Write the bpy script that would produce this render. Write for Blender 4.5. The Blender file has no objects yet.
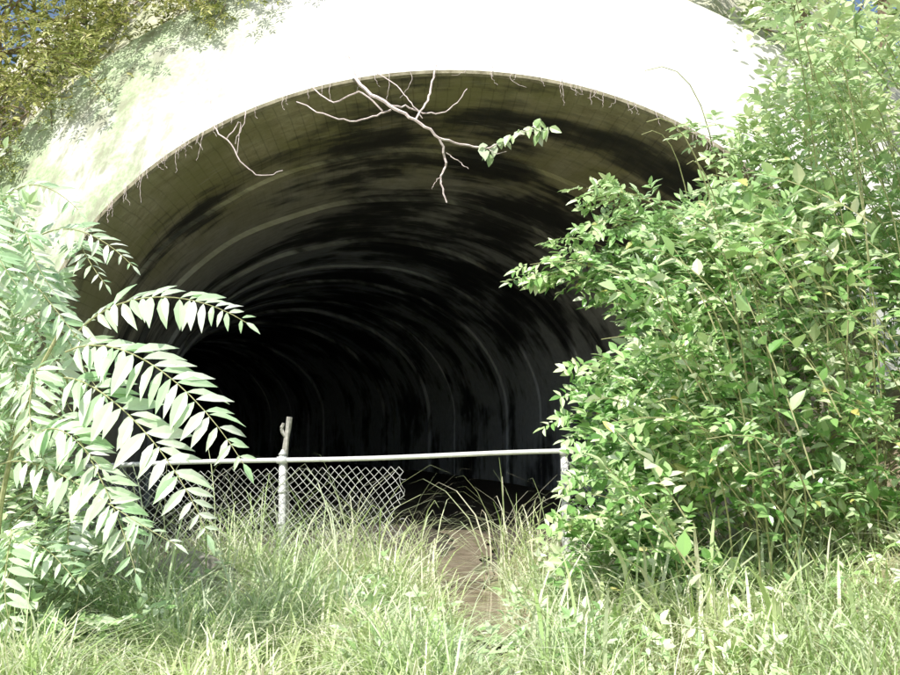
import bpy, math, random
import numpy as np
from mathutils import Vector
rng=np.random.default_rng(7); random.seed(7)
scene=bpy.context.scene
scene.view_settings.view_transform='Standard'; scene.view_settings.look='None'
scene.view_settings.exposure=0

# ---------------- helpers ----------------
def norm(v):
    v=np.asarray(v,float); n=np.linalg.norm(v,axis=-1,keepdims=True); return v/np.maximum(n,1e-9)
class B:
    def __init__(s): s.v=[];s.f=[];s.n=0
    def add(s,v,faces,mat=0):
        v=np.asarray(v,float).reshape(-1,3)
        for f in faces: s.f.append((np.asarray(f,int)+s.n,mat))
        s.v.append(v); s.n+=len(v)
    def make(s,name,mats,smooth=False,parent=None):
        me=bpy.data.meshes.new(name); V=np.concatenate(s.v)
        me.vertices.add(len(V)); me.vertices.foreach_set('co',V.ravel())
        li=np.concatenate([f.ravel() for f,m in s.f])
        tot=np.concatenate([np.full(len(f),f.shape[1]) for f,m in s.f])
        mi=np.concatenate([np.full(len(f),m) for f,m in s.f])
        me.loops.add(len(li)); me.loops.foreach_set('vertex_index',li)
        st=np.concatenate([[0],np.cumsum(tot)[:-1]])
        me.polygons.add(len(tot)); me.polygons.foreach_set('loop_start',st)
        me.polygons.foreach_set('material_index',mi)
        me.polygons.foreach_set('use_smooth',np.full(len(tot),smooth))
        me.update(calc_edges=True); me.validate()
        for m in mats: me.materials.append(m)
        o=bpy.data.objects.new(name,me); scene.collection.objects.link(o)
        if parent: o.parent=parent
        return o
def empty(name):
    o=bpy.data.objects.new(name,None); scene.collection.objects.link(o); return o
def leaves(b,P,D,N,L,W,fold=0.25,droop=0.15,mat=0):
    P=np.asarray(P,float);D=norm(D);N=np.asarray(N,float);L=np.asarray(L,float)[:,None];W=np.asarray(W,float)[:,None]
    S=norm(np.cross(D,N)); N=np.cross(S,D)
    st=[(0,0),(.16,.55),(.4,1),(.72,.68),(1,0)]
    rows=[]
    for t,w in st:
        c=P+D*L*t-N*L*droop*t*t
        if w==0: rows.append(c)
        else:
            rows+= [c-S*W*w/2+N*W*w*fold, c, c+S*W*w/2+N*W*w*fold]
    V=np.stack(rows,1); n=len(P);k=V.shape[1]
    o=(np.arange(n)*k)[:,None]
    tri=np.array([[0,2,1],[0,3,2],[7,8,10],[8,9,10]])
    quad=np.array([[1,2,5,4],[2,3,6,5],[4,5,8,7],[5,6,9,8]])
    b.add(V.reshape(-1,3),[(o[:,:,None]+tri[None]).reshape(-1,3),(o[:,:,None]+quad[None]).reshape(-1,4)],mat)
def tube(b,pts,r0,r1=None,sides=5,mat=0):
    pts=np.asarray(pts,float); r1=r0 if r1 is None else r1
    n=len(pts); T=norm(np.gradient(pts,axis=0))
    up=np.array([0,0,1.0]) if abs(T[0][2])<.9 else np.array([1.0,0,0])
    A=norm(np.cross(T,up)); Bv=np.cross(T,A)
    a=np.arange(sides)/sides*2*np.pi
    r=np.linspace(r0,r1,n)[:,None,None]
    V=pts[:,None,:]+r*(A[:,None,:]*np.cos(a)[None,:,None]+Bv[:,None,:]*np.sin(a)[None,:,None])
    f=[]
    for i in range(n-1):
        for j in range(sides):
            k=(j+1)%sides; f.append([i*sides+j,i*sides+k,(i+1)*sides+k,(i+1)*sides+j])
    fs=[np.array(f)]
    fs.append(np.array([list(range(sides))[::-1]])); fs.append(np.array([[(n-1)*sides+j for j in range(sides)]]))
    b.add(V.reshape(-1,3),fs,mat)
def bez(a,c,d,e,n):
    t=np.linspace(0,1,n)[:,None]; a,c,d,e=map(np.asarray,(a,c,d,e))
    return (1-t)**3*a+3*(1-t)**2*t*c+3*(1-t)*t*t*d+t**3*e
def smooth_poly(pts,n=6):
    pts=np.asarray(pts,float); out=[]
    P=np.vstack([2*pts[0]-pts[1],pts,2*pts[-1]-pts[-2]])
    for i in range(1,len(P)-2):
        for t in np.linspace(0,1,n,endpoint=False):
            out.append(.5*((2*P[i])+(-P[i-1]+P[i+1])*t+(2*P[i-1]-5*P[i]+4*P[i+1]-P[i+2])*t*t+(-P[i-1]+3*P[i]-3*P[i+1]+P[i+2])*t**3))
    out.append(pts[-1]); return np.array(out)

# ---------------- materials ----------------
class M:
    def __init__(s,name):
        s.m=bpy.data.materials.new(name); s.m.use_nodes=True; s.nt=s.m.node_tree; s.nt.nodes.clear()
    def n(s,t,**k):
        x=s.nt.nodes.new(t)
        for a,v in k.items(): setattr(x,a,v)
        return x
    def l(s,a,b): s.nt.links.new(a,b)
    def setin(s,sock,v):
        if isinstance(v,bpy.types.NodeSocket): s.l(v,sock)
        else: sock.default_value=v
    def noise(s,vec,scale,detail=3,rough=.6):
        x=s.n('ShaderNodeTexNoise'); s.setin(x.inputs['Vector'],vec); x.inputs['Scale'].default_value=scale
        x.inputs['Detail'].default_value=detail; x.inputs['Roughness'].default_value=rough; return x.outputs['Fac']
    def map(s,vec,sc):
        x=s.n('ShaderNodeMapping'); s.l(vec,x.inputs['Vector']); x.inputs['Scale'].default_value=sc; return x.outputs[0]
    def ramp(s,f,stops):
        x=s.n('ShaderNodeValToRGB'); s.l(f,x.inputs[0]); e=x.color_ramp.elements
        while len(e)<len(stops): e.new(.5)
        for i,(p,c) in enumerate(stops):
            e[i].position=p; e[i].color=(c if len(c)==4 else (*c,1)) if not isinstance(c,(int,float)) else (c,c,c,1)
        return x.outputs[0]
    def mix(s,f,a,b,mode='MIX'):
        x=s.n('ShaderNodeMix',data_type='RGBA',blend_type=mode)
        s.setin(x.inputs[0],f); s.setin(x.inputs[6],a if isinstance(a,bpy.types.NodeSocket) else (*a,1))
        s.setin(x.inputs[7],b if isinstance(b,bpy.types.NodeSocket) else (*b,1)); return x.outputs[2]
    def math(s,op,a,b=0,clamp=False):
        x=s.n('ShaderNodeMath',operation=op,use_clamp=clamp); s.setin(x.inputs[0],a); s.setin(x.inputs[1],b); return x.outputs[0]
    def mr(s,v,a,b):
        x=s.n('ShaderNodeMapRange'); s.l(v,x.inputs[0]); x.inputs[1].default_value=a; x.inputs[2].default_value=b; return x.outputs[0]
    def out(s,col,rough=.8,bump=None,bs=.3,bd=.02,spec=.5,metal=0,trans=None):
        p=s.n('ShaderNodeBsdfPrincipled'); s.setin(p.inputs['Base Color'],col if isinstance(col,bpy.types.NodeSocket) else (*col,1))
        s.setin(p.inputs['Roughness'],rough); p.inputs['Specular IOR Level'].default_value=spec; p.inputs['Metallic'].default_value=metal
        if bump is not None:
            bn=s.n('ShaderNodeBump'); s.l(bump,bn.inputs['Height']); bn.inputs['Strength'].default_value=bs; bn.inputs['Distance'].default_value=bd
            s.l(bn.outputs[0],p.inputs['Normal'])
        o=s.n('ShaderNodeOutputMaterial'); sh=p.outputs[0]
        if trans is not None:
            t=s.n('ShaderNodeBsdfTranslucent'); s.l(col,t.inputs[0]); mx=s.n('ShaderNodeMixShader'); mx.inputs[0].default_value=trans
            s.l(sh,mx.inputs[1]); s.l(t.outputs[0],mx.inputs[2]); sh=mx.outputs[0]
        s.l(sh,o.inputs[0]); return s.m
def leafmat(name,stops,rough=.4,trans=.28,spec=.8,sunwash=None,shade=.6):
    m=M(name); g=m.n('ShaderNodeNewGeometry'); c=m.ramp(g.outputs['Random Per Island'],stops)
    ns=m.noise(g.outputs['Position'],1.0,1)
    if sunwash:
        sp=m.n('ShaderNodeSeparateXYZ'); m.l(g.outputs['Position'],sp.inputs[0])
        c=m.mix(m.math('MULTIPLY',m.mr(sp.outputs[2],sunwash[0],sunwash[1]),.65),c,(.84,.90,.58))  # sun glare painted into the leaf colour, paler with height
    f=m.ramp(ns,[(.40,0),(.62,shade)])
    c=m.mix(f,c,m.mix(1.0,c,(.48,.68,.50),'MULTIPLY'))
    return m.out(c,rough,trans=trans,spec=spec)
LM_shrub=leafmat('leaf_shrub',[(0,(.12,.28,.06)),(.2,(.30,.54,.16)),(.5,(.56,.76,.34)),(.78,(.80,.90,.56)),(.97,(.92,.95,.76)),(1,(.75,.66,.2))],rough=.30,sunwash=(2.7,4.4))
LM_ail=leafmat('leaf_ailanthus',[(0,(.52,.76,.44)),(.5,(.76,.92,.66)),(1,(.92,.96,.86))],rough=.28,shade=.3)
LM_left=leafmat('leaf_pale',[(0,(.36,.56,.22)),(.4,(.68,.84,.48)),(1,(.90,.94,.76))],rough=.35,shade=.4)
LM_grass=leafmat('grass_blade',[(0,(.42,.58,.20)),(.35,(.74,.84,.46)),(.75,(.91,.93,.72)),(1,(.92,.86,.66))],rough=.42,shade=.4)
LM_top=leafmat('leaf_dry',[(0,(.16,.18,.03)),(.5,(.44,.46,.12)),(1,(.78,.72,.34))],rough=.6)
LM_tree=leafmat('leaf_tree',[(0,(.36,.50,.15)),(.5,(.70,.82,.40)),(1,(.92,.94,.72))],shade=.4)
def stemmat(name,a,b):
    m=M(name); g=m.n('ShaderNodeNewGeometry'); f=m.noise(g.outputs['Position'],25,2)
    return m.out(m.ramp(f,[(.3,a),(.7,b)]),.8)
SM_green=stemmat('stem_green',(.26,.28,.12),(.48,.48,.26))
SM_bark=stemmat('bark',(.12,.085,.055),(.34,.27,.19))
SM_vine=stemmat('vine_dry',(.54,.44,.42),(.84,.74,.72))
SM_grey=stemmat('weathered_wood',(.26,.25,.22),(.52,.50,.46))

def lining_mat():
    m=M('tunnel_lining_concrete'); uv=m.n('ShaderNodeUVMap').outputs[0]
    sp=m.n('ShaderNodeSeparateXYZ'); m.l(uv,sp.inputs[0]); U,Vv=sp.outputs[0],sp.outputs[1]
    big=m.noise(m.map(uv,(.38,.50,1)),1.1,4,.58)
    circ=m.noise(m.map(uv,(.20,1.3,1)),1.0,3,.6)
    drip=m.noise(m.map(uv,(.9,7,1)),1.0,3,.65)
    fine=m.noise(uv,5,5,.72)
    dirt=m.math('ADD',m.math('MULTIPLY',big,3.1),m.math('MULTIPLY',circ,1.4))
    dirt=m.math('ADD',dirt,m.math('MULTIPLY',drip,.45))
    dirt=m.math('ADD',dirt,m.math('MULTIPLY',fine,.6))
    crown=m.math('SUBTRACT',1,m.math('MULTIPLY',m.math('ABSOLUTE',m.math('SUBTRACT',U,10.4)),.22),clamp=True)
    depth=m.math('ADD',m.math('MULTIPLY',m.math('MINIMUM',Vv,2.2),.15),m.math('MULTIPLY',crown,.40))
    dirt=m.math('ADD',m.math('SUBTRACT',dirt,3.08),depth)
    conc=m.ramp(fine,[(.3,(.38,.34,.21)),(.5,(.54,.50,.35)),(.75,(.70,.67,.52))])
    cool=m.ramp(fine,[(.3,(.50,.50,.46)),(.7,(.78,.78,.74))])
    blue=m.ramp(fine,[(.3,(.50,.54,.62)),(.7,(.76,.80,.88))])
    conc=m.mix(m.mr(Vv,1.5,5),conc,cool); conc=m.mix(m.mr(Vv,5,11),conc,blue)  # concrete painted paler with depth to make up for the fading daylight
    gm=m.math('MULTIPLY',m.ramp(m.noise(m.map(uv,(1,.5,1)),.9,2),[(.42,0),(.6,.85)]),m.mr(Vv,7,2))
    conc=m.mix(gm,conc,(.38,.37,.19))
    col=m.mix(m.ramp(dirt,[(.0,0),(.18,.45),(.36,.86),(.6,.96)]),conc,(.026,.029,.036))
    wv=m.math('FRACT',m.math('MULTIPLY',U,7.0)); line=m.math('LESS_THAN',wv,.12)
    wz=m.math('FRACT',m.math('MULTIPLY',Vv,2.0)); l2=m.math('LESS_THAN',wz,.03)
    ll=m.math('MULTIPLY',m.math('MULTIPLY',m.math('MAXIMUM',line,l2),m.ramp(big,[(.4,.1),(.6,.40)])),m.mr(Vv,6,2))
    col=m.mix(ll,col,(.05,.045,.03))
    white=m.ramp(m.noise(m.map(uv,(.5,3.2,1)),1.1,4,.75),[(.60,0),(.72,.55)])
    col=m.mix(white,col,(.68,.66,.58))
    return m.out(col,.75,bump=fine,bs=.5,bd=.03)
LIN=lining_mat()
def portal_mat():
    m=M('portal_concrete'); g=m.n('ShaderNodeNewGeometry').outputs['Position']
    a=m.noise(g,.8,5,.65); f=m.noise(g,14,4,.7); st=m.noise(m.map(g,(2.5,2.5,.5)),1.5,4,.7)
    col=m.ramp(f,[(.3,(.69,.69,.63)),(.7,(.87,.87,.83))])
    sp=m.n('ShaderNodeSeparateXYZ'); m.l(g,sp.inputs[0])
    left=m.mr(sp.outputs[0],-1.3,-4.0)
    moss=m.math('MULTIPLY',m.ramp(a,[(.34,0),(.52,1)]),m.math('ADD',m.math('MULTIPLY',left,.9),.06))
    col=m.mix(moss,col,m.ramp(f,[(.35,(.32,.43,.23)),(.7,(.58,.68,.46))]))
    col=m.mix(m.math('MULTIPLY',m.ramp(st,[(.48,0),(.62,1)]),m.math('ADD',m.math('MULTIPLY',left,.7),.06)),col,(.30,.30,.22))
    return m.out(col,.9,bump=f,bs=.5,bd=.02)
POR=portal_mat()
m=M('portal_rim_concrete'); g=m.n('ShaderNodeNewGeometry').outputs['Position']; f=m.noise(g,8,5,.7)
RIM=m.out(m.ramp(f,[(.35,(.18,.16,.10)),(.6,(.38,.35,.25))]),.9,bump=f,bs=.6,bd=.02)
def ground_mat():
    m=M('ground_soil'); g=m.n('ShaderNodeNewGeometry').outputs['Position']
    a=m.noise(g,.9,4); f=m.noise(g,18,5,.7)
    soil=m.ramp(f,[(.3,(.28,.22,.14)),(.55,(.50,.41,.29)),(.8,(.70,.61,.48))])
    grn=m.ramp(f,[(.3,(.18,.24,.09)),(.7,(.40,.48,.24))])
    col=m.mix(m.ramp(a,[(.45,0),(.6,.8)]),soil,grn)
    sp=m.n('ShaderNodeSeparateXYZ'); m.l(g,sp.inputs[0])
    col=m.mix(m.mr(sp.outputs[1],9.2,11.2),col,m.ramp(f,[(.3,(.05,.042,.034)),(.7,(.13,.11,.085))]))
    return m.out(col,.95,bump=f,bs=.7,bd=.04)
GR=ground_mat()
def hill_mat():
    m=M('hillside_soil'); g=m.n('ShaderNodeNewGeometry').outputs['Position']
    a=m.noise(g,.7,4); f=m.noise(g,9,5,.7)
    col=m.mix(m.ramp(a,[(.45,0),(.65,.7)]),m.ramp(f,[(.3,(.60,.55,.43)),(.7,(.82,.80,.70))]),m.ramp(f,[(.3,(.30,.36,.15)),(.7,(.60,.66,.42))]))
    return m.out(col,.95,bump=f,bs=.8,bd=.08)
HILL=hill_mat()

# ---------------- ground ----------------
def sstep(x,a,b):
    t=np.clip((x-a)/(b-a),0,1); return t*t*(3-2*t)
def chx(y): return .18+.12*np.sin(y*1.1)
def hgt(x,y):
    x=np.asarray(x,float);y=np.asarray(y,float)
    fade=1-sstep(y,9.2,10.0); near=sstep(y,2.0,5.0)
    r=sstep(x,1.6,6.5)*3.0*fade*near; l=sstep(-x,2.8,6.5)*1.7*fade*near
    n=.05*np.sin(x*1.9+y*.7)+.04*np.sin(y*2.7-x*1.3)+.02*np.sin(x*5.1+1)*np.sin(y*4.3)
    n=n*np.exp(-((x/30)**2+(y/40)**2))
    ch=-.17*np.exp(-((x-chx(y))/.42)**2)*sstep(y,5.4,7.0)*(1-sstep(y,16,22))
    return .05+n+r+l+ch
xs=np.concatenate([[-300,-150,-80,-40,-22],np.linspace(-14,14,181),[22,40,80,150,300]])
ys=np.concatenate([[-300,-150,-70,-30,-12],np.linspace(-6,16,141),[24,40,70,150,300]])
X,Y=np.meshgrid(xs,ys); Z=hgt(X,Y)
b=B(); nx=len(xs); idx=np.arange((len(ys)-1)*nx).reshape(-1,nx)[:,:-1].ravel()
b.add(np.stack([X,Y,Z],-1).reshape(-1,3),[np.stack([idx,idx+1,idx+nx+1,idx+nx],1)])
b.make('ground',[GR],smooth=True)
m=M('muddy_water'); g=m.n('ShaderNodeNewGeometry').outputs['Position']; f=m.noise(g,5,3)
MUD=m.out(m.ramp(f,[(.3,(.30,.25,.17)),(.7,(.56,.48,.36))]),.05,bump=m.noise(g,9,2),bs=.08,bd=.01)
b=B(); yy=np.linspace(6.9,15,90); cxs=chx(yy)
def edge(ph): return .30+.05*np.sin(yy*3.7+ph)+.04*np.sin(yy*9.1+ph*2)
V=np.stack([np.stack([cxs-edge(0),yy,np.full(90,-.005)],1),np.stack([cxs+edge(2),yy,np.full(90,-.005)],1)],1).reshape(-1,3)
i=np.arange(89)*2; b.add(V,[np.stack([i,i+1,i+3,i+2],1)]); b.make('muddy_stream',[MUD],True)

# ---------------- tunnel ----------------
A_,B_,ZS,CX=4.8,3.77,2.0,0.0
def outline(off,n=97,zb=-.4):
    a=np.linspace(np.pi,0,n-8)
    px=(A_+off)*np.cos(a); pz=ZS+(B_+off)*np.sin(a)
    zl=np.linspace(zb,ZS,5)[:-1]
    px=np.concatenate([np.full(4,-(A_+off)),px,np.full(4,A_+off)]); pz=np.concatenate([zl,pz,zl[::-1]])
    return px+CX,pz
tun=empty('railway_tunnel')
stations=[(0,0),(.35,0)]
s=.37
while s<58:
    o=rng.uniform(-.05,.05); L=rng.uniform(1.1,3.0)
    stations+=[(s,o),(s+.3,o+rng.uniform(-.02,.02)),(s+L*.5,o+rng.uniform(-.03,.03))]
    if rng.random()<.5:
        w_=rng.uniform(.10,.35); stations+=[(s+L-w_-.04,o),(s+L-w_,o-rng.uniform(.05,.11)),(s+L-.02,o-.06)]
    else: stations+=[(s+L-.02,o)]
    s+=L
V=[];UVs=[]; cx,cy=0.0,10.0; ps=0
for (s,o) in stations:
    ang=.10*min(s/3,1)+s/70
    ds=s-ps; cx-=math.sin(ang)*ds; cy+=math.cos(ang)*ds; ps=s
    px,pz=outline(o)
    if s>.5:
        kk=np.arange(len(px)); pz=pz+.02*np.sin(kk*.21+s*1.7)+.012*np.sin(kk*.53+s*.9)
    V.append(np.stack([cx+px*math.cos(ang),cy+px*math.sin(ang)*(min(s/3,1)),pz],1))
    d=np.concatenate([[0],np.cumsum(np.hypot(np.diff(px),np.diff(pz)))])
    UVs.append(np.stack([d,np.full(len(d),s)],1))
n=len(V[0]); V=np.array(V); UVs=np.array(UVs).reshape(-1,2)
ids=np.arange(len(V)*n).reshape(len(V),n)
F=np.stack([ids[:-1,:-1],ids[1:,:-1],ids[1:,1:],ids[:-1,1:]],-1).reshape(-1,4)
b=B(); b.add(V.reshape(-1,3),[F]); b.add(V[-1],[np.array([list(range(n))])])
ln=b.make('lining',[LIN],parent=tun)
uvl=ln.data.uv_layers.new(name='UVMap')
allUV=np.vstack([UVs,np.tile(UVs[-1],(n,1))])
li=np.zeros(len(ln.data.loops),int); ln.data.loops.foreach_get('vertex_index',li)
uvl.data.foreach_set('uv',allUV[li].ravel())
def loft(rows,name,mat,parent=None,jit=0):
    R=[]
    for off,y in rows:
        px,pz=outline(off); R.append(np.stack([px,np.full(len(px),y),pz],1))
    R=np.array(R); nn=R.shape[1]
    if jit: R[1:]+=rng.normal(0,jit,R[1:].shape)
    i=np.arange(R.shape[0]*nn).reshape(R.shape[0],nn)
    f=np.stack([i[:-1,:-1],i[:-1,1:],i[1:,1:],i[1:,:-1]],-1).reshape(-1,4)
    bb=B(); bb.add(R.reshape(-1,3),[f]); return bb.make(name,[mat],parent=parent)
loft([(0.0,10.0),(0.02,9.96),(.06,9.96)],'portal_rim',RIM,tun)
loft([(.06,9.96),(.10,10.0),(.5,10.25),(.9,10.5),(1.5,10.9),(2.05,11.3),(2.4,11.55),(2.43,11.58),(2.43,12.5)],'portal_face',POR,tun)
rows=[(2.35,12.2),(2.9,12.8),(3.7,13.6),(5,15),(7.5,18),(11,23),(18,34),(30,60),(45,110)]
loft(rows,'hillside',HILL,jit=.08)

# ---------------- fence ----------------
m=M('galvanised_steel'); g=m.n('ShaderNodeNewGeometry').outputs['Position']
GAL=m.out(m.ramp(m.noise(g,12,4),[(.3,(.66,.66,.66)),(.7,(.88,.88,.88))]),.45,metal=.1)
m=M('wire_steel'); g=m.n('ShaderNodeNewGeometry').outputs['Position']
WIRE=m.out(m.ramp(m.noise(g,3,4),[(.35,(.32,.33,.32)),(.65,(.78,.79,.78))]),.5,metal=.15)
fence=empty('chain_link_fence'); FY=8.4
def railz(x): return 1.31+.03*(x+1.6)
b=B(); xx=np.linspace(-3.5,2.7,30)
tube(b,np.stack([xx,np.full(30,FY),railz(xx)+.008*np.sin(xx*2)],1),.023,sides=10); b.make('top_rail',[GAL],True,fence)
def post(x,r,top,name):
    b=B(); z0=float(hgt(x,FY+.03))-.2
    tube(b,[(x,FY+.03,z0),(x+.01,FY+.03,z0+.6),(x,FY+.03,top)],r,sides=12)
    tube(b,[(x,FY+.03,top),(x,FY+.03,top+.02),(x,FY+.03,top+.05)],r*1.25,r*.3,sides=12)
    tube(b,[(x-.045,FY+.0,railz(x)),(x+.045,FY,railz(x))],.034,sides=10)
    for zz in (.35,.7,1.0): tube(b,[(x,FY+.03,zz),(x,FY+.03,zz+.03)],r*1.18,sides=12)
    b.make(name,[GAL],True,fence)
post(-1.6,.034,railz(-1.6)+.05,'post_1'); post(1.09,.036,railz(1.09)+.02,'post_2'); post(2.68,.036,railz(2.6),'post_3'); post(-3.5,.036,railz(-3.5),'post_4')
def chain(x0,x1,name,warp,keep=None):
    b=B(); p=.078; h=p*.5
    nz=int(1.2/h); nxn=int((x1-x0)/h)
    for s_ in (1,-1):
        for st in range(-nz-1,nxn+nz+1,2):
            pts=[]
            for j in range(nz+2):
                i=st+s_*j
                bad = j==nz+1 or i<0 or i>nxn or (keep and not keep(x0+i*h,j/nz))
                if bad:
                    if len(pts)>1: tube(b,warp(np.array(pts)),.0032,sides=3)
                    pts=[]; continue
                pts.append((x0+i*h,FY-.03+(.005 if (j%2) else -.005)*s_,0.0+j*h))
    b.make(name,[WIRE],False,fence)
def w1(p):
    p=p.copy(); x=p[:,0]; t=p[:,2]/1.2
    p[:,1]-= .05*np.sin(x*3.1)*np.sin(t*3)
    e=sstep(x,-1.0,-.43)
    p[:,0]+= e*(-.05*np.sin(t*3.1)+.035*np.sin(t*9))+.010*np.sin(t*20+x*7)
    p[:,1]+= -e*.14*np.sin(t*3.1)
    sag=.02*np.sin(x*6)**2+.03*e
    g0=np.minimum(hgt(x,FY),.35)
    p[:,2]=g0-.03+t*(railz(x)-sag-g0)
    return p
def w2(p):
    p=p.copy(); x=p[:,0]; t=p[:,2]/1.2
    p[:,1]-=.03*np.sin(x*4)*np.sin(t*3); g0=np.minimum(hgt(x,FY),.6)
    p[:,2]=g0-.03+t*(railz(x)-.01-g0); return p
chain(-3.5,-.40,'mesh_1',w1,keep=lambda x,t: x< -.44+.05*math.sin(t*11)+.05*math.sin(t*27)); chain(1.06,2.65,'mesh_2',w2)
b=B(); zz=np.linspace(.1,1.28,16)
tube(b,np.stack([1.06+.012*np.sin(zz*40),np.full(16,FY-.04),zz],1),.006,sides=5)
for q in range(14):
    z0=rng.uniform(.2,1.28); pts=[(-.47,FY-.08,z0)]
    for j in range(5): 
        l=pts[-1]; pts.append((l[0]+rng.uniform(-.015,.035),l[1]+rng.uniform(-.03,.03),l[2]+rng.uniform(-.07,.02)))
    tube(b,smooth_poly(pts,3),.003,sides=3)
b.make('loose_wire',[WIRE],True,fence)
b=B(); tube(b,smooth_poly([(-1.60,8.50,.0),(-1.56,8.49,.7),(-1.59,8.49,1.3),(-1.55,8.5,1.72)],4),.035,.028,sides=7)
tube(b,smooth_poly([(-1.57,8.49,1.5),(-1.62,8.47,1.6),(-1.6,8.46,1.66)],3),.02,.012,sides=5)
o=b.make('wooden_stake',[SM_grey])
for v in o.data.vertices: v.co.x+=random.uniform(-.006,.006)

def rock(loc,sz):
    import bmesh
    bm=bmesh.new(); bmesh.ops.create_icosphere(bm,subdivisions=3,radius=1)
    ph=[random.uniform(0,6) for _ in range(6)]
    for v in bm.verts:
        c=v.co; d=1+.16*math.sin(c.x*2.5+ph[0])+.13*math.sin(c.y*3.4+ph[1])+.11*math.sin(c.z*4+ph[2])+.06*math.sin(c.x*9+ph[3])*math.sin(c.y*8+ph[4])
        v.co=Vector((c.x*sz[0]*d,c.y*sz[1]*d,c.z*sz[2]*d))
    me=bpy.data.meshes.new('rock'); bm.to_mesh(me); bm.free(); me.materials.append(ROCK)
    o=bpy.data.objects.new('rock',me); o.location=loc; scene.collection.objects.link(o)
m=M('rock_stone'); g=m.n('ShaderNodeNewGeometry').outputs['Position']; f=m.noise(g,16,5,.7)
ROCK=m.out(m.ramp(f,[(.3,(.30,.26,.22)),(.7,(.60,.56,.50))]),.9,bump=f,bs=.7,bd=.03)
rock((-2.15,7.3,.36),(.42,.25,.2)); rock((-1.75,7.2,.24),(.22,.2,.13)); rock((-2.6,7.2,.34),(.25,.2,.17))

# ---------------- plants ----------------
def cane(bl,st,base,tip,arch,leafL,leafW,npairs,every,start=.25,r=.006,droop=.2,rl=.22,simple=False):
    base=np.array(base,float); tip=np.array(tip,float)
    L=np.linalg.norm(tip-base); mid1=base+(tip-base)*.3+np.array([0,0,arch*L]); mid2=base+(tip-base)*.75+np.array([0,0,arch*L*.9])
    pts=bez(base,mid1,mid2,tip,9); tube(bl,pts,r,r*.35,3,1)
    nn=max(2,int(L*(1-start)/every)); ts=np.linspace(start,1,nn)
    fine=bez(base,mid1,mid2,tip,60); T=norm(np.gradient(fine,axis=0))
    az=rng.uniform(0,6.28)
    for k,t in enumerate(ts):
        i=int(t*59); p=fine[i]; T0=T[i]
        az+=2.4
        side=norm(np.cross(T0,[0,0,1.0])) ; up=np.cross(side,T0)
        d=norm(T0*.5+side*math.cos(az)*1.0+up*math.sin(az)*.7+np.array([-.1,-.25,.15])+rng.normal(0,.15,3))
        if k==nn-1: d=T0
        if simple:
            st['P'].append(p);st['D'].append(d);st['N'].append(np.array([-.2,-.4,1])+rng.normal(0,.4,3));sc=rng.uniform(.6,1.25);st['L'].append(leafL*sc);st['W'].append(leafW*sc);continue
        R=rl*rng.uniform(.6,1.2)*(1-.3*t)
        q=np.linspace(.25,1,npairs); pp=p+d*R*q[:,None]-np.array([0,0,1])*(R*droop*q**2)[:,None]
        N=norm(np.array([-.2,-.45,1])+rng.normal(0,.35,3)); s2=norm(np.cross(d,N))
        for j in range(npairs):
            for sg in (-1,1):
                dd=d*.45+s2*sg+rng.normal(0,.18,3)
                st['P'].append(pp[j]);st['D'].append(dd);st['N'].append(N+rng.normal(0,.25,3)); sc=rng.uniform(.7,1.2)
                st['L'].append(leafL*sc);st['W'].append(leafW*sc)
        st['P'].append(pp[-1]);st['D'].append(d);st['N'].append(N);st['L'].append(leafL*1.1);st['W'].append(leafW*1.1)
def newst(): return dict(P=[],D=[],N=[],L=[],W=[])
def flush(bl,st,mat=0,fold=.2,droop=.15): leaves(bl,st['P'],st['D'],st['N'],st['L'],st['W'],fold,droop,mat)

zb=[-1,.2,.8,1.5,2.0,2.4,2.75,3.0,3.3,3.6,4.1,5.0,7]
xb=[.75,.75,.90,1.05,1.20,1.45,1.30,1.32,1.70,2.15,2.4,2.6,2.8]
bl=B(); st=newst(); cnt=0
centers=[(rng.uniform(.7,5),rng.uniform(5.3,8.6),rng.uniform(.3,5.2)) for _ in range(80)]
for i in range(1050):
    c=centers[rng.integers(len(centers))]; 
    x,y,z=np.array(c)+rng.normal(0,.25,3)
    if not(5.2<y<8.9): continue
    za=1.6+(z-1.6)*7/y
    xm=np.interp(za,zb,xb)*y/7
    if x<xm: x=xm+abs(rng.normal(0,.5))
    if z<hgt(x,y)+.1: continue
    if z>3.7 and rng.random()<.55: continue
    if z<1.3 and rng.random()<.25: continue
    k=rng.uniform(.6,1.5)
    base=(x+k*rng.uniform(.3,1.0),y+k*rng.uniform(-.1,.9),z-k*rng.uniform(.3,1.1))
    u=rng.random(); simple=u<.38
    if simple: cane(bl,st,base,(x,y,z),rng.uniform(.05,.25),.14,.078,3,.060,start=.15,simple=True)
    elif u<.75: cane(bl,st,base,(x,y,z),rng.uniform(.05,.25),.105,.052,2,.10,start=.15)
    else: cane(bl,st,base,(x,y,z),rng.uniform(.05,.25),.075,.034,4,.09,start=.15)
    cnt+=1
for (tx,ty,tz) in [(.82,7.0,2.95),(.66,7,2.9),(.72,7,2.82),(.95,7,2.85),(1.0,7,3.1),(1.15,7.0,3.25),(1.35,7,3.35),(1.5,6.9,2.7),(1.25,7,2.7),(1.0,7,1.65),(1.1,6.8,1.85),(1.2,7,2.0),(2.0,7,4.05),(2.2,7,3.9),(1.35,6.8,1.5),(1.4,7.0,3.05),(1.3,7.1,2.9),(1.15,7,3.55),(1.25,7,3.5),(1.1,6.9,1.2),(.9,6.9,.7),(1.0,6.8,.9),(1.1,7,2.2),(.9,6.9,1.75)]:
    for q in range(2):
        tip=np.array([tx,ty,tz])+rng.normal(0,.06,3)
        cane(bl,st,tip+np.array([1.1,.2,-.45])+rng.normal(0,.12,3),tip,.16,.095,.042,4,.10,start=.1)
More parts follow.
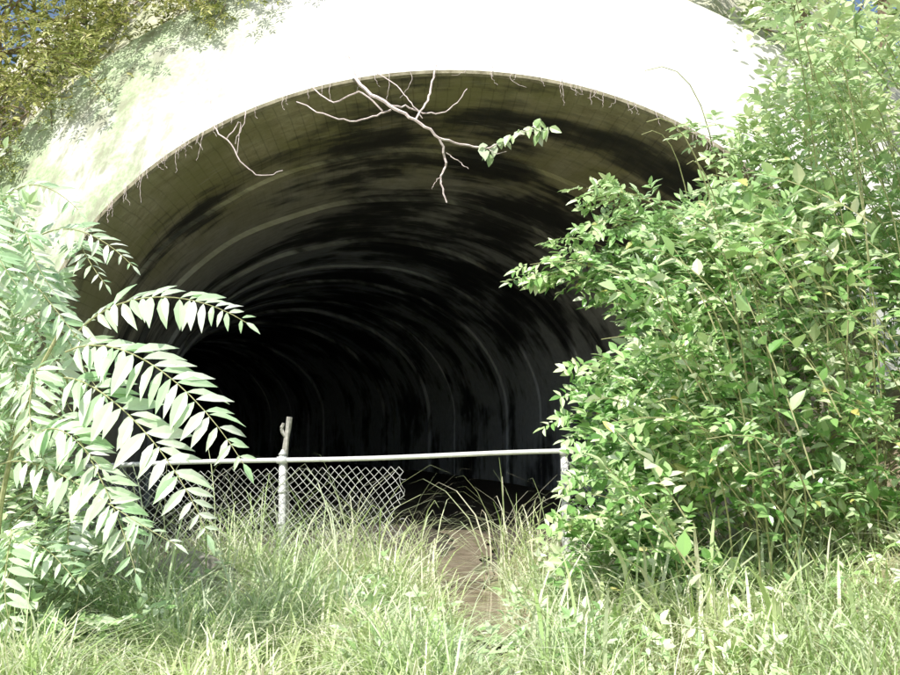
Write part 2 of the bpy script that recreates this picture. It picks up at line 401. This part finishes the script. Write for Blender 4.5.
for q in range(40):
    x=rng.uniform(1.6,4.2);y=rng.uniform(5.6,7.6);z=rng.uniform(1.5,4.5)
    tube(bl,bez((x+rng.uniform(-.2,.8),y+.6,.4),(x+.3,y+.3,z*.7),(x,y,z*1.1),(x-rng.uniform(.2,.9),y-.3,z),14),.008,.003,4,1)
flush(bl,st); print('right leaves',len(st['P']),cnt)
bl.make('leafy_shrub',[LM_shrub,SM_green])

ail=B(); 
def frond(base,c1,c2,tip,npair,LL,side=(0,0,1),width=.27):
    pts=bez(base,c1,c2,tip,40); tube(ail,pts[::3],.006,.002,5,1); T=norm(np.gradient(pts,axis=0))
    P=[];D=[];N=[];Ls=[];W=[]
    nrm=norm(np.array(side,float))
    for k in range(npair):
        t=.10+.88*k/(npair-1)+rng.normal(0,.006); i=int(np.clip(t,0,1)*39); p=pts[i];T0=T[i]
        nn=norm(nrm-T0*np.dot(nrm,T0)); s2=np.cross(T0,nn)
        sz=LL*(.75+.5*math.sin(math.pi*min(1,t*.9+.1)))*(1 if t<.8 else 1-(t-.8)*2.2)
        for sg in (-1,1):
            if rng.random()<.03: continue
            P.append(p+rng.normal(0,.004,3)); D.append(s2*sg+T0*rng.uniform(.25,.6)+np.array([0,0,-.22])+rng.normal(0,.12,3)); N.append(nn+rng.normal(0,.22,3)); s3=sz*rng.uniform(.8,1.15); Ls.append(s3);W.append(s3*width*rng.uniform(.85,1.15))
    P.append(pts[-1]);D.append(T[-1]);N.append(nrm);Ls.append(LL*.6);W.append(LL*.6*width)
    leaves(ail,P,D,N,Ls,W,.18,.28,0)
frond((-2.25,5.2,2.15),(-2.0,5.15,2.45),(-1.5,5.0,2.42),(-1.15,4.9,2.2),19,.17,(-.1,-.75,.65),.3)
frond((-2.25,5.1,2.05),(-1.9,5.0,2.2),(-1.4,4.8,1.85),(-1.1,4.7,1.42),21,.20,(.0,-.7,.8),.3)
frond((-2.25,5.1,1.9),(-2.0,5.0,1.9),(-1.5,4.8,1.5),(-1.28,4.7,1.05),20,.19,(.1,-.7,.7),.3)
frond((-2.3,5.1,1.7),(-2.1,5.0,1.6),(-1.8,4.8,1.2),(-1.65,4.7,.85),17,.17,(.1,-.7,.7))
frond((-2.6,5.1,1.4),(-2.3,5.0,1.5),(-1.9,4.8,1.2),(-1.45,4.7,1.0),17,.15,(0,-.6,.8))
frond((-2.7,5.4,2.7),(-2.5,5.4,2.95),(-2.2,5.3,2.85),(-1.95,5.3,2.6),15,.12,(-.1,-.7,.6))
frond((-2.9,5.4,2.9),(-2.7,5.3,3.2),(-2.5,5.3,3.15),(-2.3,5.3,2.95),13,.12,(-.1,-.7,.6))
for q in range(38):
    bx=rng.uniform(-3.4,-2.4); bz=rng.uniform(.5,2.9); by=rng.uniform(5,6)
    l=rng.uniform(.6,1.0)
    tip=np.array([bx+l*rng.uniform(.2,.7),by-rng.uniform(0,.4),bz-rng.uniform(0,.6)])
    frond((bx,by,bz),(bx+.15,by,bz+.2),tuple(tip+np.array([-.25,0,.3])),tuple(tip),15,rng.uniform(.10,.17),(rng.uniform(-.3,.2),-.6,.8))
tube(ail,smooth_poly([(-2.8,5.5,.6),(-2.7,5.35,1.2),(-2.5,5.2,1.8),(-2.3,5.15,2.2)]),.018,.010,6,1)
tube(ail,smooth_poly([(-2.9,5.6,.6),(-2.95,5.5,1.6),(-2.8,5.4,2.4),(-2.75,5.4,2.9)]),.020,.01,6,1)
ail.make('ailanthus_sapling',[LM_ail,SM_green])

bl=B(); st=newst()
for i in range(420):
    y=rng.uniform(5.2,9.3); z=rng.uniform(.3,3.6); lim=np.interp(1.6+(z-1.6)*7/y,[.2,.9,2,3,3.6],[-2.2,-2.85,-3.3,-3.35,-3.6])*y/7
    x=lim-rng.uniform(0,1)**1.2*1.6
    if z<hgt(x,y)+.05: continue
    k=rng.uniform(.5,1.1)
    simple=rng.random()<.3
    cane(bl,st,(x-k*rng.uniform(.2,.8),y+k*rng.uniform(0,.5),z-k*rng.uniform(.3,1)),(x,y,z),.15,.09,.042 if not simple else .055,3,.10 if not simple else .06,start=.15,simple=simple)
flush(bl,st); bl.make('undergrowth',[LM_left,SM_green])

vb=B(); VY=9.3
def vine(p,r0,r1): 
    q=smooth_poly([(x,VY+dy,z) for x,dy,z in p],5); q+=rng.normal(0,.006,q.shape); tube(vb,q,r0,r1,5,1)
vine([(-1.2,.5,5.95),(-1.0,.1,5.42),(-.65,-.1,5.1),(-.38,-.15,4.92),(-.12,-.1,4.74),(-.06,0,4.5),(-.1,0,4.3),(-.04,0,4.05)],.024,.008)
vine([(-.12,-.1,4.74),(.15,0,4.70),(.40,0,4.66),(.62,0,4.76),(.85,.05,4.88),(1.0,0,4.98)],.014,.004)
vine([(-.65,-.1,5.1),(-.45,0,5.12),(-.25,0,5.05),(.0,0,5.1),(.2,0,5.35)],.012,.005)
vine([(-.38,-.15,4.92),(-.25,0,5.2),(-.2,.2,5.5),(-.15,.4,5.8)],.013,.009)
vine([(-1.75,.3,5.3),(-1.4,.0,5.05),(-1.1,0,4.97),(-.8,0,5.03),(-.65,0,5.1)],.007,.011)
vine([(-1.6,.5,5.55),(-1.3,.2,5.25),(-1.0,0,5.3),(-.75,0,5.08)],.008,.010)
vine([(-.9,.5,5.75),(-.6,.2,5.45),(-.45,0,5.2),(-.3,0,5.0)],.007,.006)
vine([(-.04,0,4.6),(.1,0,4.5),(.2,0,4.42)],.006,.003)
vine([(-.08,0,4.35),(-.16,0,4.28),(-.2,0,4.2)],.005,.003)
vine([(.4,0,4.66),(.5,0,4.6),(.62,0,4.62)],.005,.003)
vine([(-2.75,.4,5.4),(-2.62,.1,4.95),(-2.4,0,4.7),(-2.2,0,4.42),(-2.0,0,4.35),(-1.82,0,4.42)],.010,.004)
vine([(-2.45,0,4.75),(-2.3,0,4.95),(-2.33,0,4.6)],.007,.003)
vine([(-2.3,.3,5.3),(-2.25,0,5.0),(-2.35,0,4.72)],.006,.004)
st=newst()
for x0,z0 in [(.4,4.68),(.5,4.72),(.58,4.76),(.66,4.8),(.75,4.85),(.84,4.9),(.92,4.95),(1.0,4.98),(.45,4.62),(.98,4.9),(.95,4.85),(1.05,4.9)]:
    for q in range(3):
        st['P'].append((x0+rng.normal(0,.03),VY+rng.normal(0,.04),z0)); st['D'].append(np.array([rng.uniform(-.5,.6),rng.uniform(-.6,.1),-rng.uniform(.0,1)])); st['N'].append(np.array([-.3,-.8,.6])+rng.normal(0,.3,3)); l=rng.uniform(.09,.17); st['L'].append(l); st['W'].append(l*rng.uniform(.4,.65))
for q in range(90):
    th=rng.uniform(math.radians(25),math.radians(160)); x=(A_+.03)*math.cos(th); z=ZS+(B_+.03)*math.sin(th)
    l=rng.uniform(.05,.2)*(1 if rng.random()<.85 else 1.8)
    vine([(x,.64,z+.08),(x+rng.normal(0,.02),.60,z-l*.4),(x+rng.normal(0,.05),.6,z-l)],.003,.002)
flush(vb,st); vb.make('hanging_vine',[LM_left,SM_vine])

bl=B(); st=newst()
for i in range(420):
    x=rng.uniform(-7.8,-2.0); y=rng.uniform(10.2,12.2); R=2.0
    zt=ZS+(B_+R)*math.sqrt(max(0,1-(x/(A_+R))**2)) if abs(x)<6.6 else 3
    z=zt+rng.uniform(-.45,2.4)
    k=rng.uniform(.6,1.4)
    cane(bl,st,(x-k*rng.uniform(-.3,.7),y+k*.4,z+k*rng.uniform(0,.7)),(x,y,z),.05,.085,.026,4,.07,start=.1,rl=.22,r=.010)
flush(bl,st); bl.make('overhanging_conifer_bough',[LM_top,SM_bark])

def tree(x,y,z,H,R,n,name='deciduous_tree',mat=LM_tree,lean=(0,0)):
    b=B(); st=newst()
    top=np.array([x+lean[0],y+lean[1],z+H])
    tr=smooth_poly([(x,y,z-.5),(x+lean[0]*.2+.1,y+lean[1]*.2,z+H*.35),(x+lean[0]*.6-.1,y+lean[1]*.6,z+H*.7),tuple(top)],5); tube(b,tr,H*.022,H*.006,8,1)
    for i in range(n):
        t=rng.uniform(.15,1); p=tr[int(t*(len(tr)-1))]
        d=norm(rng.normal(0,1,3)*np.array([1,1,.45])+np.array([0,0,.1])); e=p+d*R*rng.uniform(.4,1)*(1.15-.5*t)
        br=bez(p,p+(e-p)*.4+np.array([0,0,.3]),p+(e-p)*.7+np.array([0,0,.2]),e,6); tube(b,br,H*.004,.006,4,1)
        for q in range(8):
            c=br[rng.integers(2,6)]+rng.normal(0,.25,3)
            m_=13
            st['P'].append(c+rng.normal(0,.22,(m_,3)));st['D'].append(rng.normal(0,1,(m_,3))*[1,1,.6]+[0,0,-.3]);st['N'].append(rng.normal(0,.5,(m_,3))+[-.2,-.3,1]);l=rng.uniform(.10,.18,m_);st['L'].append(l);st['W'].append(l*.55)
    leaves(b,np.concatenate(st['P']),np.concatenate(st['D']),np.concatenate(st['N']),np.concatenate(st['L']),np.concatenate(st['W']),.2,.15,0)
    b.make(name,[mat,SM_bark])
tree(4.9,11.9,6.4,5,2.2,55,lean=(-.5,-1.2))
tree(7.0,10.5,4.5,7,2.6,60,lean=(-.8,-1.2))
tree(-7.4,13.5,5.5,6,2.8,70,mat=LM_top)
tree(-5.0,14.5,8.0,5,2.6,60,mat=LM_top)
tree(7.5,14.5,8.5,6,2.8,60)

def grass(n,xr,yr,h0,h1,w=.011,b=None):
    x=rng.uniform(*xr,n);y=rng.uniform(*yr,n)
    clump=np.sin(x*2.3+1)*np.sin(y*2.9)+.6*np.sin(x*5.7+y*3.1)+.5*np.sin(x*11+3)*np.sin(y*9)
    cxl=chx(y)
    keep=((clump>rng.uniform(-1.7,.1,n))&~((np.abs(x-cxl+.05*np.sin(y*7))<rng.uniform(.24,.42,n))&(y>6.6)))
    x,y=x[keep],y[keep];n=len(x)
    h=rng.uniform(h0,h1,n)*(1+.4*np.clip(clump[keep],-1,1.2)); d=rng.uniform(0,2*np.pi,n); ln=rng.uniform(.25,1.15,n)*h
    base=np.stack([x,y,hgt(x,y)-.02],1); dv=np.stack([np.cos(d),np.sin(d),0*d],1)
    sv=np.stack([-np.sin(d),np.cos(d),0*d],1); w=w*rng.uniform(.5,1.6,n)
    rows=[]
    for t,ww in [(0,.8),(.25,1),(.5,.95),(.75,.7),(.93,.35)]:
        c=base+dv*(ln*t**2.2)[:,None]+np.array([0,0,1])*(h*(t-.42*(ln/h)*t**3))[:,None]
        rows+=[c-sv*(w*ww/2)[:,None],c+sv*(w*ww/2)[:,None]]
    c=base+dv*ln[:,None]*1.10+np.array([0,0,1])*(h*(1-.53*(ln/h)))[:,None]; rows.append(c)
    V=np.stack(rows,1);k=V.shape[1];o=(np.arange(n)*k)[:,None,None]
    q=np.array([[0,1,3,2],[2,3,5,4],[4,5,7,6],[6,7,9,8]]);t=np.array([[8,9,10]])
    b.add(V.reshape(-1,3),[(o+q).reshape(-1,4),(o+t).reshape(-1,3)])
gb=B()
grass(14000,(-4.2,.1),(4.4,7.2),.24,.60,b=gb,w=.011)
grass(8500,(-3.6,-.25),(7.0,8.9),.24,.60,b=gb,w=.010)
grass(550,(-2.6,-.4),(7.0,8.8),.7,1.3,b=gb)
grass(200,(-3,-.3),(5.4,7.5),.6,1.0,b=gb,w=.016)
grass(6500,(.5,3.2),(4.4,8.6),.22,.60,b=gb,w=.011)
grass(1200,(-.2,.65),(4.4,6.4),.12,.28,b=gb)
grass(170,(-.5,-.05),(8.0,9.0),.5,1.1,b=gb,w=.014)
grass(230,(.5,1.0),(8.0,9.3),.5,1.1,b=gb,w=.014)
grass(60,(-.2,.6),(9.2,9.9),.6,1.15,b=gb,w=.014)
grass(260,(.5,2.4),(5.0,7.4),.5,.9,b=gb,w=.022)
grass(4000,(-12,12),(-1,4.6),.1,.3,b=gb)
gb.make('grass',[LM_grass])
bl=B(); st=newst()
for i in range(430):
    x=rng.uniform(-4,3.2);y=rng.uniform(5.0,8.6)
    if abs(x-.18)<.55 and y>6.3: continue
    z=float(hgt(x,y)); h=rng.uniform(.12,.42)
    cane(bl,st,(x,y,z),(x+rng.normal(0,.15),y+rng.normal(0,.12),z+h),.1,.075,.038,2,.06,start=.2,simple=rng.random()<.5)
flush(bl,st); bl.make('weeds',[LM_left,SM_green])

# ---------------- light / camera ----------------
el=math.radians(50); az=math.radians(22)
S=Vector((-math.sin(az)*math.cos(el),-math.cos(az)*math.cos(el),math.sin(el)))
sd=bpy.data.lights.new('sun','SUN'); sd.energy=5; sd.angle=math.radians(.5); sd.color=(1,.97,.90)
so=bpy.data.objects.new('sun',sd); so.rotation_euler=S.to_track_quat('Z','Y').to_euler(); so.location=(0,0,30); scene.collection.objects.link(so)
w=bpy.data.worlds.new('World'); scene.world=w; w.use_nodes=True; nt=w.node_tree
sky=nt.nodes.new('ShaderNodeTexSky'); sky.sky_type='NISHITA'; sky.sun_disc=False; sky.sun_elevation=el; sky.sun_rotation=math.atan2(S.x,S.y); sky.dust_density=2
nt.links.new(sky.outputs[0],nt.nodes['Background'].inputs[0]); nt.nodes['Background'].inputs[1].default_value=.15
cd=bpy.data.cameras.new('camera'); cd.lens=35; cd.sensor_width=36; cd.clip_end=2000
co=bpy.data.objects.new('camera',cd); co.location=(0,0,1.6); co.rotation_euler=(math.radians(90+6.0),0,0); scene.collection.objects.link(co); scene.camera=co
